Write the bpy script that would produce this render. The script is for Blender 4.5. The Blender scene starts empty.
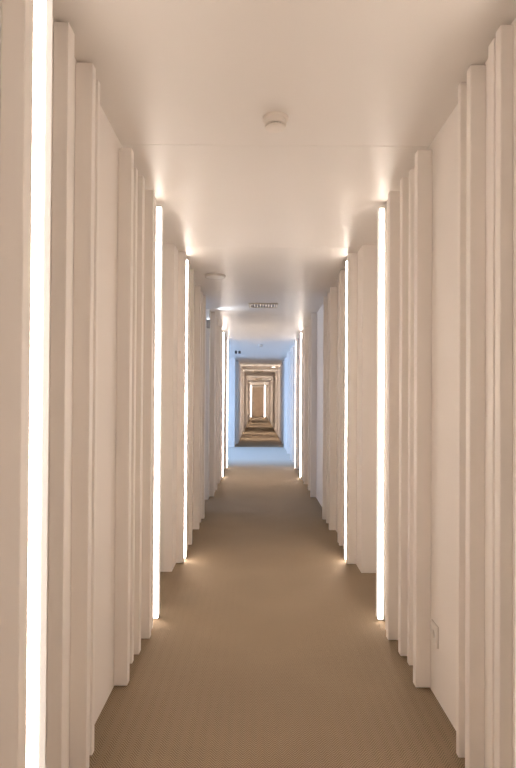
import bpy, bmesh, math, random
from mathutils import Matrix, Vector

random.seed(4)
S = bpy.context.scene
COL = S.collection
PI = math.pi

# ------------------------------------------------------------------ dimensions (metres)
HALF = 0.7175         # corridor half width at the flat wall
H = 2.49              # ceiling height
PERIOD = 3.08         # one room bay
END = 43.6            # far end wall
BACK = -3.4           # wall behind the viewer
ALC = 0.36            # depth of the door alcoves
CAMX, CAMZ = -0.0725, 1.30

# ------------------------------------------------------------------ materials
def mat(name):
    m = bpy.data.materials.new(name)
    m.use_nodes = True
    nt = m.node_tree
    return m, nt, nt.nodes['Principled BSDF']

def simple(name, col, rough=0.5, spec=0.5, metal=0.0, noise=0.03, scale=6.0):
    m, nt, b = mat(name)
    N, L = nt.nodes, nt.links
    tc = N.new('ShaderNodeTexCoord')
    no = N.new('ShaderNodeTexNoise'); no.inputs['Scale'].default_value = scale
    no.inputs['Detail'].default_value = 3
    L.new(tc.outputs['Object'], no.inputs['Vector'])
    rp = N.new('ShaderNodeValToRGB')
    rp.color_ramp.elements[0].position = 0.3; rp.color_ramp.elements[1].position = 0.7
    rp.color_ramp.elements[0].color = [c * (1 - noise) for c in col] + [1]
    rp.color_ramp.elements[1].color = [min(1, c * (1 + noise)) for c in col] + [1]
    L.new(no.outputs['Fac'], rp.inputs['Fac'])
    L.new(rp.outputs['Color'], b.inputs['Base Color'])
    b.inputs['Roughness'].default_value = rough
    b.inputs['Specular IOR Level'].default_value = spec
    b.inputs['Metallic'].default_value = metal
    return m

def emitter(name, col, strength):
    m, nt, b = mat(name)
    b.inputs['Base Color'].default_value = (0.85, 0.82, 0.78, 1)
    b.inputs['Roughness'].default_value = 0.5
    b.inputs['Emission Color'].default_value = (*col, 1)
    b.inputs['Emission Strength'].default_value = strength
    return m

def carpet():
    m, nt, b = mat('woven_carpet')
    N, L = nt.nodes, nt.links
    def math_(op, a, bb=None):
        n = N.new('ShaderNodeMath'); n.operation = op
        for i, v in enumerate((a, bb)):
            if v is None: continue
            if isinstance(v, (int, float)): n.inputs[i].default_value = v
            else: L.new(v, n.inputs[i])
        return n.outputs[0]
    tc = N.new('ShaderNodeTexCoord')
    sep = N.new('ShaderNodeSeparateXYZ'); L.new(tc.outputs['Object'], sep.inputs[0])
    X, Y = sep.outputs[0], sep.outputs[1]
    tri = math_('PINGPONG', X, 0.024)                    # zig-zag across the width
    v = math_('ADD', Y, math_('MULTIPLY', tri, 1.35))
    n1 = N.new('ShaderNodeTexNoise'); n1.inputs['Scale'].default_value = 55
    L.new(tc.outputs['Object'], n1.inputs['Vector'])
    v = math_('ADD', v, math_('MULTIPLY', n1.outputs['Fac'], 0.006))
    s = math_('SINE', math_('MULTIPLY', v, 2 * PI / 0.0130))
    s01 = math_('ADD', math_('MULTIPLY', s, 0.5), 0.5)
    n2 = N.new('ShaderNodeTexNoise'); n2.inputs['Scale'].default_value = 2.2; n2.inputs['Detail'].default_value = 4
    L.new(tc.outputs['Object'], n2.inputs['Vector'])
    fac = math_('ADD', math_('MULTIPLY', s01, 0.7), math_('MULTIPLY', n2.outputs['Fac'], 0.3))
    rp = N.new('ShaderNodeValToRGB')
    rp.color_ramp.elements[0].color = (0.115, 0.080, 0.048, 1)
    rp.color_ramp.elements[1].color = (0.375, 0.280, 0.178, 1)
    L.new(fac, rp.inputs['Fac'])
    rp2 = N.new('ShaderNodeValToRGB')                     # paler tone paints the daylight pool into the lobby floor
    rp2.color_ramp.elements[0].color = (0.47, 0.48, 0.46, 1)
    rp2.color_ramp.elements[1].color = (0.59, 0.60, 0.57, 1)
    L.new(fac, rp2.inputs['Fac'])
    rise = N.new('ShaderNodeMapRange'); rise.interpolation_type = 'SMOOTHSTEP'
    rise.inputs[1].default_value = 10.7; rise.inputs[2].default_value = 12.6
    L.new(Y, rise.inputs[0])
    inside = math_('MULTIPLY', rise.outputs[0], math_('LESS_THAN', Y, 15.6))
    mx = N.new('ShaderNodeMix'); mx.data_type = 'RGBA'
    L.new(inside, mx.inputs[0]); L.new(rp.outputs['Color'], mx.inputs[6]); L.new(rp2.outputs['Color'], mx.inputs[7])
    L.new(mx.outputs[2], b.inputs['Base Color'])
    bp = N.new('ShaderNodeBump'); bp.inputs['Strength'].default_value = 0.5; bp.inputs['Distance'].default_value = 0.003
    L.new(s01, bp.inputs['Height']); L.new(bp.outputs['Normal'], b.inputs['Normal'])
    b.inputs['Roughness'].default_value = 0.85
    b.inputs['Sheen Weight'].default_value = 0.22
    b.inputs['Sheen Roughness'].default_value = 0.45
    b.inputs['Sheen Tint'].default_value = (1.0, 0.86, 0.70, 1)
    b.inputs['Specular IOR Level'].default_value = 0.25
    return m

def glass():
    m = bpy.data.materials.new('window_glass'); m.use_nodes = True
    nt = m.node_tree; N, L = nt.nodes, nt.links
    N.remove(N['Principled BSDF'])
    tr = N.new('ShaderNodeBsdfTransparent'); tr.inputs[0].default_value = (0.92, 0.96, 1, 1)
    gl = N.new('ShaderNodeBsdfGlossy'); gl.inputs['Roughness'].default_value = 0.03
    lw = N.new('ShaderNodeFresnel'); lw.inputs['IOR'].default_value = 1.45
    mx = N.new('ShaderNodeMixShader')
    L.new(lw.outputs[0], mx.inputs[0]); L.new(tr.outputs[0], mx.inputs[1]); L.new(gl.outputs[0], mx.inputs[2])
    L.new(mx.outputs[0], N['Material Output'].inputs[0])
    return m

WARM = (1.0, 0.868, 0.765)
M_WALL = simple('white_wall_paint', (0.87, 0.832, 0.795), 0.55, 0.3, noise=0.012, scale=2.0)
M_PANEL = simple('white_panel_lacquer', (0.89, 0.85, 0.81), 0.48, 0.35, noise=0.012, scale=3.0)
M_CEIL = simple('satin_ceiling_paint', (0.79, 0.755, 0.715), 0.40, 0.4, noise=0.01, scale=1.5)
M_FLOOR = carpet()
M_DIFF = emitter('light_diffuser', WARM, 43.0)
M_DIFFW = emitter('light_diffuser_soft', WARM, 17.0)
M_DIFFR = emitter('light_diffuser_rear', WARM, 7.5)
M_DIFFE = emitter('light_diffuser_end', WARM, 7.0)
M_DIFFS = emitter('light_diffuser_side', (1.0, 0.92, 0.84), 0.46)
M_ALU = simple('anodised_aluminium', (0.55, 0.53, 0.50), 0.4, 0.5, 0.8)
M_PLASTIC = simple('white_plastic', (0.82, 0.80, 0.76), 0.35, 0.5)
M_DARK = simple('dark_plastic', (0.05, 0.045, 0.04), 0.5, 0.4)
M_DET = simple('detector_plastic', (0.76, 0.71, 0.65), 0.45, 0.4)
M_EDGE_SHADE = simple('edge_shade_grey', (0.56, 0.52, 0.48), 0.45, 0.4)  # grey that stands in for edge shadow on ceiling disc and socket
M_SLOT = simple('shadow_grey_plastic', (0.14, 0.12, 0.10), 0.7, 0.2)
M_GRILLE = simple('cream_grille_metal', (0.62, 0.55, 0.45), 0.4, 0.5, 0.2)
M_DOOR = simple('pale_wood_door', (0.60, 0.50, 0.40), 0.45, 0.4, noise=0.06, scale=4)
M_STEEL = simple('brushed_steel', (0.45, 0.43, 0.41), 0.35, 0.5, 1.0)
M_GLASS = glass()
M_COOL = emitter('cool_lamp_lens', (0.72, 0.86, 1.0), 4.0)
M_SPOT = emitter('small_lamp_lens', (1.0, 0.85, 0.68), 10.0)
M_LOBBY = simple('lobby_paint', (0.80, 0.80, 0.80), 0.5, 0.3, noise=0.01)

# ------------------------------------------------------------------ mesh helpers
def add_box(bm, x0, x1, y0, y1, z0, z1, bev=0.0, seg=1):
    a, b_ = sorted((x0, x1)); c, d = sorted((y0, y1)); e, f = sorted((z0, z1))
    r = bmesh.ops.create_cube(bm, size=1.0)
    vs = r['verts']
    bmesh.ops.scale(bm, vec=(b_ - a, d - c, f - e), verts=vs)
    bmesh.ops.translate(bm, vec=((a + b_) / 2, (c + d) / 2, (e + f) / 2), verts=vs)
    if bev > 0:
        es = list({ed for v in vs for ed in v.link_edges})
        bmesh.ops.bevel(bm, geom=es, offset=bev, segments=seg, profile=0.5, affect='EDGES')

def add_lathe(bm, prof, n=40, c=(0, 0, 0)):
    """prof: (radius, z) pairs from top to bottom; closed with caps at both ends."""
    rings = []
    for r, z in prof:
        rings.append([bm.verts.new((c[0] + r * math.cos(2 * PI * i / n), c[1] + r * math.sin(2 * PI * i / n), c[2] + z)) for i in range(n)])
    for k in range(len(rings) - 1):
        for i in range(n):
            j = (i + 1) % n
            bm.faces.new((rings[k][i], rings[k][j], rings[k + 1][j], rings[k + 1][i]))
    bm.faces.new(rings[0]); bm.faces.new(rings[-1])
    bmesh.ops.recalc_face_normals(bm, faces=bm.faces)

def add_cyl(bm, p0, p1, r, n=24):
    p0, p1 = Vector(p0), Vector(p1)
    d = p1 - p0
    q = d.to_track_quat('Z', 'Y').to_matrix().to_4x4()
    res = bmesh.ops.create_cone(bm, cap_ends=True, segments=n, radius1=r, radius2=r, depth=d.length)
    bmesh.ops.transform(bm, matrix=Matrix.Translation((p0 + p1) / 2) @ q, verts=res['verts'])

def obj(name, bm, m, parent=None, smooth=False):
    me = bpy.data.meshes.new(name)
    bm.to_mesh(me); bm.free()
    me.materials.append(m)
    if smooth:
        me.polygons.foreach_set('use_smooth', [True] * len(me.polygons))
        me.set_sharp_from_angle(angle=math.radians(35))
    o = bpy.data.objects.new(name, me); COL.objects.link(o)
    if parent is not None: o.parent = parent
    return o

def struct(name, bm, m, parent=None):
    o = obj(name, bm, m, parent)
    if parent is None: o['kind'] = 'structure'
    return o

def thing(name, label, cat, loc=(0, 0, 0), group=None):
    o = bpy.data.objects.new(name, None); COL.objects.link(o)
    o.location = loc; o.empty_display_size = 0.1
    o['label'] = label; o['category'] = cat
    if group: o['group'] = group
    return o

def copy_tree(o, parent=None):
    c = o.copy(); COL.objects.link(c)
    if parent is not None: c.parent = parent
    for ch in list(o.children): copy_tree(ch, c)
    return c

def B(*a, **k):
    bm = bmesh.new(); add_box(bm, *a, **k); return bm

# ------------------------------------------------------------------ layout of the bays
LAST = 13
blocks = [(4.25 + PERIOD * (k - 1), 3.42 + PERIOD * k, k) for k in range(-1, LAST + 1)]
LIT = {-1, 0, 2}      # bays whose alcove carries a pair of strips (alcove after block k)
LOBBY0, LOBBY1 = 11.05, 15.60       # open lobby on the left
PASS0, PASS1 = 6.50, 7.33           # side passage on the left

def solid_ranges(side):
    r = []
    for a, b_, k in blocks:
        a, b_ = max(a, BACK), min(b_, END)
        if b_ <= a: continue
        if side < 0:
            if a < LOBBY1 and b_ > LOBBY0:
                if a < LOBBY0: r.append((a, LOBBY0))
                if b_ > LOBBY1: r.append((LOBBY1, b_))
                continue
            if k == 1: b_ = PASS0
            if k == 12: b_ = min(b_, 42.2)
        else:
            if k == 12: b_ = min(b_, 42.2)
        r.append((a, b_))
    if side > 0:
        # bay 1 has no alcove on the right
        out = []
        for a, b_ in r:
            if out and abs(a - (4.25 + PERIOD)) < 1e-6: out[-1] = (out[-1][0], b_)
            else: out.append((a, b_))
        r = out
    return r

def wall(side, name):
    bm = bmesh.new()
    xs, xa, xo = side * HALF, side * (HALF + ALC), side * (HALF + ALC + 0.12)
    rs = solid_ranges(side)
    for a, b_ in rs: add_box(bm, xs, xa, a, b_, 0, H)
    # back skin behind the alcoves
    if side > 0:
        add_box(bm, xa, xo, BACK, END, 0, H)
    else:
        add_box(bm, xa, xo, BACK, PASS0, 0, H)
        add_box(bm, xa, xo, PASS1, LOBBY0, 0, H)
        add_box(bm, xa, xo, LOBBY1, END, 0, H)
    return struct(name, bm, M_WALL)

wall(-1, 'wall_left'); wall(1, 'wall_right')
struct('wall_back', B(-1.3, 1.3, END, END + 0.15, 0, H), M_WALL)
struct('wall_front', B(-1.3, 1.3, BACK - 0.15, BACK, 0, H), M_WALL)

# side passage shell (left, bay 1) : U of three walls with a window in the end
bm = bmesh.new()
add_box(bm, -2.60, -(HALF + ALC), PASS0 - 0.12, PASS0, 0, H)
add_box(bm, -2.60, -(HALF + ALC), PASS1, PASS1 + 0.12, 0, H)
add_box(bm, -2.60, -2.48, PASS0, PASS1, 0, 0.75)
add_box(bm, -2.60, -2.48, PASS0, PASS1, 2.30, H)
struct('wall_passage', bm, M_WALL)
# lobby shell
bm = bmesh.new()
add_box(bm, -4.20, -(HALF + ALC), LOBBY0 - 0.12, LOBBY0, 0, H)
add_box(bm, -4.20, -(HALF + ALC), LOBBY1, LOBBY1 + 0.12, 0, H)
add_box(bm, -4.20, -4.05, LOBBY0, LOBBY1, 0, 0.25)
add_box(bm, -4.20, -4.05, LOBBY0, LOBBY1, 2.35, H)
struct('wall_lobby', bm, M_LOBBY)

def window(name, x, y0, y1, z0, z1, mull):
    f = bmesh.new(); t = 0.05
    add_box(f, x - 0.04, x + 0.02, y0, y1, z0, z0 + t, 0.004)
    add_box(f, x - 0.04, x + 0.02, y0, y1, z1 - t, z1, 0.004)
    for i in range(mull + 1):
        yc = y0 + t / 2 + (y1 - y0 - t) * i / mull
        add_box(f, x - 0.04, x + 0.02, yc - t / 2, yc + t / 2, z0 + t, z1 - t, 0.004)
    o = struct(name, f, M_PLASTIC)
    for i in range(mull):
        ya = y0 + t / 2 + (y1 - y0 - t) * i / mull + t / 2
        yb = y0 + t / 2 + (y1 - y0 - t) * (i + 1) / mull - t / 2
        obj('pane', B(x - 0.014, x - 0.008, ya, yb, z0 + t, z1 - t), M_GLASS, o)
window('window_1', -2.52, PASS0, PASS1, 0.75, 2.30, 1)
window('window_2', -4.10, LOBBY0, LOBBY1, 0.25, 2.35, 3)

# floor and ceiling
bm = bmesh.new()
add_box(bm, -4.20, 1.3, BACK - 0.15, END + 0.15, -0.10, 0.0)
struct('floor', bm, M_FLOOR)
bm = bmesh.new()
add_box(bm, -4.20, 1.3, BACK - 0.15, END + 0.15, H + 0.012, H + 0.10)
ys = [BACK - 0.15]
y = 2.60 - 1.74 * 3
while y < END:
    ys.append(y); y += 1.74
ys.append(END + 0.15)
for a, b_ in zip(ys[:-1], ys[1:]):
    add_box(bm, -4.20, 1.3, a + 0.0015, b_ - 0.0015, H, H + 0.012)
struct('ceiling', bm, M_CEIL)

# ------------------------------------------------------------------ vertical panel fins on the walls
# (offset from z of bay 0, thickness, protrusion left, protrusion right)
FINS = [
    (-1.680, 0.050, 0.060, 0.075),    # end panel beside the strip, alcove far side
    (-1.345, (0.060, 0.040), 0.047, 0.040),
    (-1.280, 0.045, None, 0.035),
    (-1.135, 0.040, 0.060, 0.054),
    (-1.030, 0.028, 0.050, 0.052),
    (-0.532, 0.048, 0.061, 0.068),
    (-0.320, 0.036, 0.036, 0.041),
    (-0.220, 0.050, 0.048, 0.057),
    (-0.030, 0.046, 0.065, 0.076),
    (0.085, 0.035, 0.055, 0.058),
]
n_trim = 0
cache = {}
def in_any(y0, y1, rs):
    return any(a - 1e-6 <= y0 and y1 <= b_ + 1e-6 for a, b_ in rs)
for side in (-1, 1):
    rs = solid_ranges(side)
    for k in range(-1, LAST + 1):
        for i, (dy, th, pl, pr) in enumerate(FINS):
            p = pl if side < 0 else pr
            if p is None: continue
            if isinstance(th, tuple): th = th[0] if side < 0 else th[1]
            y0 = 3.08 + dy + PERIOD * k
            if i == 0: y0 = 4.465 + PERIOD * (k - 1)
            if y0 < BACK + 0.05 or y0 + th > END - 0.9 or not in_any(y0, y0 + th, rs): continue
            if side > 0 and k == 2 and i == 0: pass
            key = (side, i)
            n_trim += 1
            nm = 'trim_%d' % n_trim
            if key not in cache:
                bm = B(side * (HALF - p), side * HALF, 0, th, 0.004, H - (0.040 if i >= 5 else 0.004 if i == 0 else 0.012), bev=0.003, seg=2)
                o = struct(nm, bm, M_PANEL); cache[key] = o
            else:
                o = cache[key].copy(); o.name = nm; COL.objects.link(o)
            o.location = (0, y0, 0)

# ------------------------------------------------------------------ light strips
def make_strip(side, strong):
    """vertical LED profile, base on the floor, back against the wall at x = side*HALF"""
    root = thing('light_strip', '', 'light', (0, 0, 0))
    P1 = 0.062 if side < 0 else 0.072
    P0 = P1 - 0.027
    def X(p): return side * (HALF - p)
    bm = bmesh.new()
    add_box(bm, X(0.0), X(P1 - 0.003), 0.004, 0.060, 0.006, 2.462, 0.0015)
    add_box(bm, X(0.0), X(P0), -0.002, 0.004, 0.006, 2.462)
    obj('profile', bm, M_ALU, root)
    obj('diffuser', B(X(P0), X(P1), -0.002, 0.004, 0.012, 2.446, 0.0015), M_DIFF if strong else M_DIFFW, root)
    obj('side_diffuser', B(X(P1 - 0.004), X(P1), 0.012, 0.060, 0.012, 2.456, 0.001), M_DIFFS, root)
    if not strong:
        obj('rear_diffuser', B(X(P0), X(P1 - 0.004), 0.060, 0.064, 0.012, 2.456, 0.001), M_DIFFR, root)
    return root
ORD = ['first', 'second', 'third', 'fourth', 'fifth', 'sixth', 'seventh', 'eighth', 'ninth', 'tenth', 'eleventh',
       'twelfth', 'thirteenth', 'fourteenth', 'fifteenth', 'sixteenth', 'seventeenth', 'eighteenth']
for side in (-1, 1):
    protos = [make_strip(side, False), make_strip(side, True)]; used = [False, False]
    sn = 'left' if side < 0 else 'right'
    pos = []
    for k in range(-1, LAST + 1):
        if k in LIT:
            for yy in (3.32 + PERIOD * k, 4.58 + PERIOD * k):
                if yy < 0.0: continue
                if side < 0 and LOBBY0 - 0.1 < yy < LOBBY1: continue
                if yy > END - 1.5: continue
                pos.append((yy, 0 if yy < 3.5 + PERIOD * k and k < 2 else 1))
    vis = 0
    for yy, ty in pos:
        o = protos[ty] if not used[ty] else copy_tree(protos[ty])
        used[ty] = True
        o.location = (0, yy, 0)
        if side < 0 and yy < 1.0:
            o['label'] = 'glowing vertical light strip on the left wall behind the viewpoint'
        elif side > 0 and yy < 2.0:
            o['label'] = ('glowing vertical light strip on the right wall just outside the frame' if yy > 1
                          else 'glowing vertical light strip on the right wall behind the viewpoint')
        else:
            if side < 0 and vis == 0:
                o['label'] = 'broad bright vertical light strip at the left edge of the picture, nearest of all'
            elif (side < 0 and vis < 5) or (side > 0 and vis < 4):
                o['label'] = 'glowing vertical light strip on the %s wall, %s one from the viewer' % (sn, ORD[vis])
            else:
                back = len([q for q, _t in pos if q > yy])
                where = '%s one counted back from the far door' % ORD[back]
                o['label'] = 'tiny distant light strip on the %s wall, %s' % (sn, where)
            o['group'] = 'vertical light strips along the corridor'
            vis += 1

# end wall : door between two strips
DX = -0.080
bm = bmesh.new()
for a, b_, z0, z1 in ((DX - 0.48, DX - 0.42, 0, 2.40), (DX + 0.42, DX + 0.48, 0, 2.40), (DX - 0.48, DX + 0.48, 2.33, 2.40)):
    add_box(bm, a, b_, END - 0.05, END, z0, z1, 0.003)
door = struct('door_1', B(DX - 0.42, DX + 0.42, END - 0.035, END, 0.006, 2.33, 0.003), M_DOOR)
obj('door_frame', bm, M_WALL, door)
bm = bmesh.new()
add_cyl(bm, (DX - 0.35, END - 0.035, 1.12), (DX - 0.35, END - 0.085, 1.12), 0.012)
add_box(bm, DX - 0.36, DX - 0.23, END - 0.097, END - 0.080, 1.11, 1.13, 0.004)
add_box(bm, DX - 0.38, DX - 0.32, END - 0.041, END - 0.034, 1.02, 1.22, 0.002)
obj('door_handle', bm, M_STEEL, door)
for xc, lab in ((-0.612, 'glowing vertical light strip on the end wall, left of the far door'),
                (0.457, 'glowing vertical light strip on the end wall, right of the far door')):
    r = thing('light_strip', lab, 'light', (xc, END, 0), 'vertical light strips along the corridor')
    bm = bmesh.new()
    add_box(bm, -0.046, 0.046, -0.03, 0, 0.006, 2.468, 0.002)
    obj('profile', bm, M_ALU, r)
    obj('diffuser', B(-0.036, 0.036, -0.042, -0.03, 0.012, 2.46, 0.002), M_DIFFE, r)
struct('trim_end', B(-1.07, 1.07, END - 0.02, END, 2.474, 2.488), M_SLOT)
# pale panel right of the end door with a round dark knob
door2 = struct('door_2', B(0.60, 1.02, END - 0.02, END, 0.006, 2.40, 0.003), M_WALL)
bm = bmesh.new()
add_cyl(bm, (0.69, END - 0.02, 1.62), (0.69, END - 0.07, 1.62), 0.05)
obj('door_knob', bm, M_DARK, door2)

# room doors inside the nearest alcoves
nd = 3
for side in (-1, 1):
    for k in (-1, 0):
        yc = (3.42 + 4.25) / 2 + PERIOD * k
        xa = side * (HALF + ALC)
        d = struct('door_%d' % nd, B(xa, xa - side * 0.03, yc - 0.36, yc + 0.36, 0.006, 2.10, 0.003), M_PANEL)
        nd += 1
        bm = bmesh.new()
        x1 = xa - side * 0.03
        add_box(bm, x1, x1 - side * 0.006, yc - 0.31, yc - 0.27, 0.95, 1.13, 0.002)
        add_cyl(bm, (x1 - side * 0.006, yc - 0.29, 1.06), (x1 - side * 0.05, yc - 0.29, 1.06), 0.009)
        add_box(bm, x1 - side * 0.043, x1 - side * 0.060, yc - 0.30, yc - 0.18, 1.05, 1.07, 0.004)
        obj('door_handle', bm, M_STEEL, d)

# ------------------------------------------------------------------ fixtures
# smoke detectors
def smoke_detector(loc, label):
    r = thing('smoke_detector', label, 'smoke detector', loc)
    bm = bmesh.new(); add_lathe(bm, [(0.054, 0), (0.054, -0.010), (0.051, -0.013)], 48)
    obj('base', bm, M_DET, r, True)
    bm = bmesh.new(); add_lathe(bm, [(0.0465, -0.013), (0.0460, -0.032), (0.0445, -0.034)], 48)
    obj('body', bm, M_DET, r, True)
    bm = bmesh.new(); add_lathe(bm, [(0.037, -0.034), (0.037, -0.041)], 48)
    obj('sensor_chamber', bm, M_SLOT, r, True)
    bm = bmesh.new()
    for i in range(20):
        a = 2 * PI * i / 20
        res = bmesh.ops.create_cube(bm, size=1.0)
        mt = Matrix.Rotation(a, 4, 'Z') @ Matrix.Translation((0.0405, 0, -0.0375)) @ Matrix.Diagonal((0.005, 0.005, 0.007, 1))
        bmesh.ops.transform(bm, matrix=mt, verts=res['verts'])
    obj('vent_ribs', bm, M_DET, r)
    bm = bmesh.new(); add_lathe(bm, [(0.0435, -0.041), (0.0425, -0.044), (0.034, -0.048), (0.015, -0.049)], 48)
    obj('cap', bm, M_DET, r, True)
    return r
smoke_detector((-0.006, 2.345, H), 'round white smoke detector with dark vent slots on the ceiling nearest the viewer')
smoke_detector((-0.02, 11.9, H), 'small distant smoke detector on the bluish lit stretch of ceiling')

# flat disc on the ceiling
r = thing('ceiling_speaker', 'flat round pale disc on the ceiling near the left wall', 'ceiling speaker', (-0.488, 5.33, H))
bm = bmesh.new(); add_lathe(bm, [(0.100, 0), (0.100, -0.012), (0.096, -0.018), (0.088, -0.018)], 56)
obj('rim', bm, M_EDGE_SHADE, r, True)  # rim coloured darker than the disc to imitate its edge shadow
bm = bmesh.new(); add_lathe(bm, [(0.087, -0.018), (0.070, -0.021), (0.03, -0.023)], 56)
obj('grille', bm, M_PLASTIC, r, True)

# ceiling vents
def vent(loc, w, d, label, fine=True):
    r = thing('ceiling_vent', label, 'air vent', loc, 'air vents in the ceiling')
    bm = bmesh.new(); t = 0.022
    add_box(bm, -w / 2, w / 2, -d / 2, -d / 2 + t, -0.012, 0, 0.002)
    add_box(bm, -w / 2, w / 2, d / 2 - t, d / 2, -0.012, 0, 0.002)
    add_box(bm, -w / 2, -w / 2 + t, -d / 2 + t, d / 2 - t, -0.012, 0, 0.002)
    add_box(bm, w / 2 - t, w / 2, -d / 2 + t, d / 2 - t, -0.012, 0, 0.002)
    obj('frame', bm, M_GRILLE, r)
    obj('backing', B(-w / 2 + t, w / 2 - t, -d / 2 + t, d / 2 - t, -0.002, 0), M_DARK, r)
    n = 9 if fine else 5
    bm = bmesh.new()
    for i in range(n):
        xc = -w / 2 + t + (w - 2 * t) * (i + 0.5) / n
        res = bmesh.ops.create_cube(bm, size=1.0)
        mt = Matrix.Translation((xc, 0, -0.007)) @ Matrix.Rotation(0.6, 4, 'Y') @ Matrix.Diagonal((0.012, d - 2 * t, 0.003, 1))
        bmesh.ops.transform(bm, matrix=mt, verts=res['verts'])
    obj('slats', bm, M_GRILLE, r)
vent((-0.015, 6.98, H), 0.36, 0.30, 'rectangular slatted air vent in the ceiling, nearest of three')
vent((-0.06, 22.6, H), 0.40, 0.70, 'distant dark air vent in the ceiling, middle one of three', False)
vent((-0.06, 31.0, H), 0.40, 1.00, 'distant dark air vent in the ceiling, closest to the far door', False)

# twin spot on the lobby ceiling
r = thing('ceiling_spotlight', 'small twin dark spotlight on the bluish ceiling at left', 'spotlight', (-0.56, 13.3, H))
obj('plate', B(-0.075, 0.075, -0.04, 0.04, -0.012, 0, 0.003), M_PLASTIC, r)
for sx in (-1, 1):
    bm = bmesh.new(); add_lathe(bm, [(0.026, -0.012), (0.030, -0.075), (0.026, -0.08)], 24, (sx * 0.042, 0, 0))
    obj('lamp_head', bm, M_DARK, r, True)
# distant small bright lamp
r = thing('ceiling_lamp', 'tiny bright round lamp on the distant ceiling at right', 'ceiling lamp', (0.46, 19.6, H))
bm = bmesh.new(); add_lathe(bm, [(0.09, 0), (0.09, -0.012), (0.075, -0.02)], 32)
obj('rim', bm, M_PLASTIC, r, True)
bm = bmesh.new(); add_lathe(bm, [(0.07, -0.02), (0.05, -0.026), (0.02, -0.028)], 32)
obj('lens', bm, M_SPOT, r, True)

# cool uplighter at the passage corner
r = thing('wall_uplighter', 'small dark wall lamp throwing cool light on the ceiling, left side passage', 'wall lamp', (-0.725, PASS1, 2.24))
obj('housing', B(-0.02, 0.02, -0.07, 0, 0, 0.11, 0.003), M_STEEL, r)
obj('lens', B(-0.016, 0.016, -0.066, -0.004, 0.11, 0.118, 0.001), M_COOL, r)

# wall socket on the right flat panel
r = thing('wall_socket', 'square white power socket low on the right wall', 'socket', (HALF, 2.482, 0.275))
bm = bmesh.new()
t = 0.0
for (a, b_, c, d) in ((-0.042, 0.042, -0.046, -0.028), (-0.042, 0.042, 0.028, 0.046), (-0.042, -0.026, -0.028, 0.028), (0.026, 0.042, -0.028, 0.028)):
    add_box(bm, -0.011, 0, a, b_, c, d, 0.0015)
obj('cover_plate', bm, M_PLASTIC, r)
bm = bmesh.new()
# insert with a round recess
n = 32
out, inn, deep = [], [], []
for i in range(n):
    a = 2 * PI * i / n
    cx, cz = math.cos(a), math.sin(a)
    q = 1 / max(abs(cx), abs(cz))
    out.append(bm.verts.new((-0.0095, 0.0258 * cx * q, 0.0278 * cz * q)))
    inn.append(bm.verts.new((-0.0095, 0.0195 * cx, 0.0195 * cz)))
    deep.append(bm.verts.new((-0.001, 0.0185 * cx, 0.0185 * cz)))
for i in range(n):
    j = (i + 1) % n
    bm.faces.new((out[i], out[j], inn[j], inn[i])); bm.faces.new((inn[i], inn[j], deep[j], deep[i]))
bm.faces.new(deep)
bmesh.ops.recalc_face_normals(bm, faces=bm.faces)
obj('shadow_line', B(-0.004, 0, -0.0445, 0.0445, -0.0475, 0.0475, 0.001), M_EDGE_SHADE, r)  # added grey slab, its edge draws the shadow line round the plate
ins = obj('insert', bm, M_PLASTIC, r)
for s in (-1, 1):
    bm = bmesh.new(); add_cyl(bm, (-0.0012, s * 0.0095, 0), (-0.0022, s * 0.0095, 0), 0.003, 16)
    obj('pin_hole', bm, M_DARK, ins)

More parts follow.
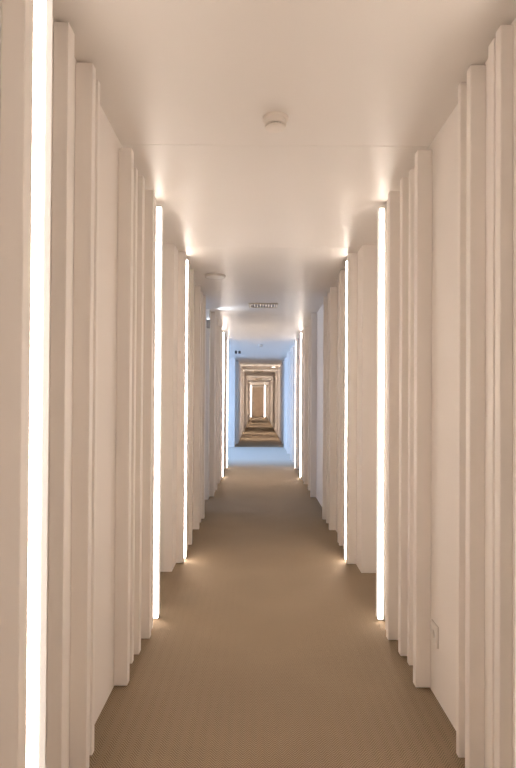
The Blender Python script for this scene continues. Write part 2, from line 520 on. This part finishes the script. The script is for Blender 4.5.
# ------------------------------------------------------------------ daylight
def area(name, loc, rot, sx, sy, col, watts):
    l = bpy.data.lights.new(name, 'AREA'); l.shape = 'RECTANGLE'; l.size = sx; l.size_y = sy
    l.color = col; l.energy = watts
    o = bpy.data.objects.new(name, l); COL.objects.link(o)
    o.location = loc; o.rotation_euler = rot
    return o
SKY = (0.48, 0.66, 1.0)
area('lobby_daylight', (-4.7, (LOBBY0 + LOBBY1) / 2, 1.9), (0, -PI / 2 + 0.35, 0), 2.2, 4.6, SKY, 500)
area('passage_daylight', (-3.0, (PASS0 + PASS1) / 2, 1.6), (0, -PI / 2, 0), 1.6, 0.9, SKY, 22)
# added warm fill lamps, hidden in the distant alcoves without any fixture
for k in (5, 6, 8, 9, 11, 12):
    for side in (-1, 1):
        area('unseen_alcove_fill', (side * (HALF + 0.06), 3.44 + PERIOD * k, 1.25), (PI / 2, 0, PI + side * -0.9), 0.06, 2.3, WARM, 22)
# cool beam of the wall uplighter
l = bpy.data.lights.new('uplighter_beam', 'SPOT'); l.spot_size = 1.2; l.spot_blend = 0.8; l.energy = 10; l.color = (0.72, 0.86, 1.0)
l.shadow_soft_size = 0.015
o = bpy.data.objects.new('uplighter_beam', l); COL.objects.link(o)
o.location = (-0.715, PASS1 - 0.035, 2.375)
o.rotation_euler = (Vector((-0.36, PASS1 - 0.10, H)) - o.location).to_track_quat('-Z', 'Y').to_euler()

w = bpy.data.worlds.new('World'); S.world = w; w.use_nodes = True
bg = w.node_tree.nodes['Background']
bg.inputs[0].default_value = (0.55, 0.75, 1.0, 1); bg.inputs[1].default_value = 0.6

# ------------------------------------------------------------------ camera
FPX = 560.0
cam = bpy.data.cameras.new('Camera')
co = bpy.data.objects.new('Camera', cam); COL.objects.link(co)
cam.sensor_fit = 'AUTO'; cam.sensor_width = 36.0
cam.lens = FPX / 768 * 36.0
pitch, roll = math.radians(0.56), math.radians(0.355)
cam.shift_y = (400.5 - 384 - FPX * math.tan(pitch)) / 768
cam.clip_start = 0.02; cam.clip_end = 200
co.matrix_world = Matrix.Translation((CAMX, 0, CAMZ)) @ Matrix.Rotation(PI / 2 + pitch, 4, 'X') @ Matrix.Rotation(roll, 4, 'Z')
S.camera = co

S.view_settings.view_transform = 'Standard'
S.view_settings.look = 'None'
S.view_settings.exposure = 0.0
S.cycles.max_bounces = 14
S.cycles.diffuse_bounces = 8
S.cycles.glossy_bounces = 4
S.cycles.sample_clamp_indirect = 6.0
S.cycles.use_denoising = True
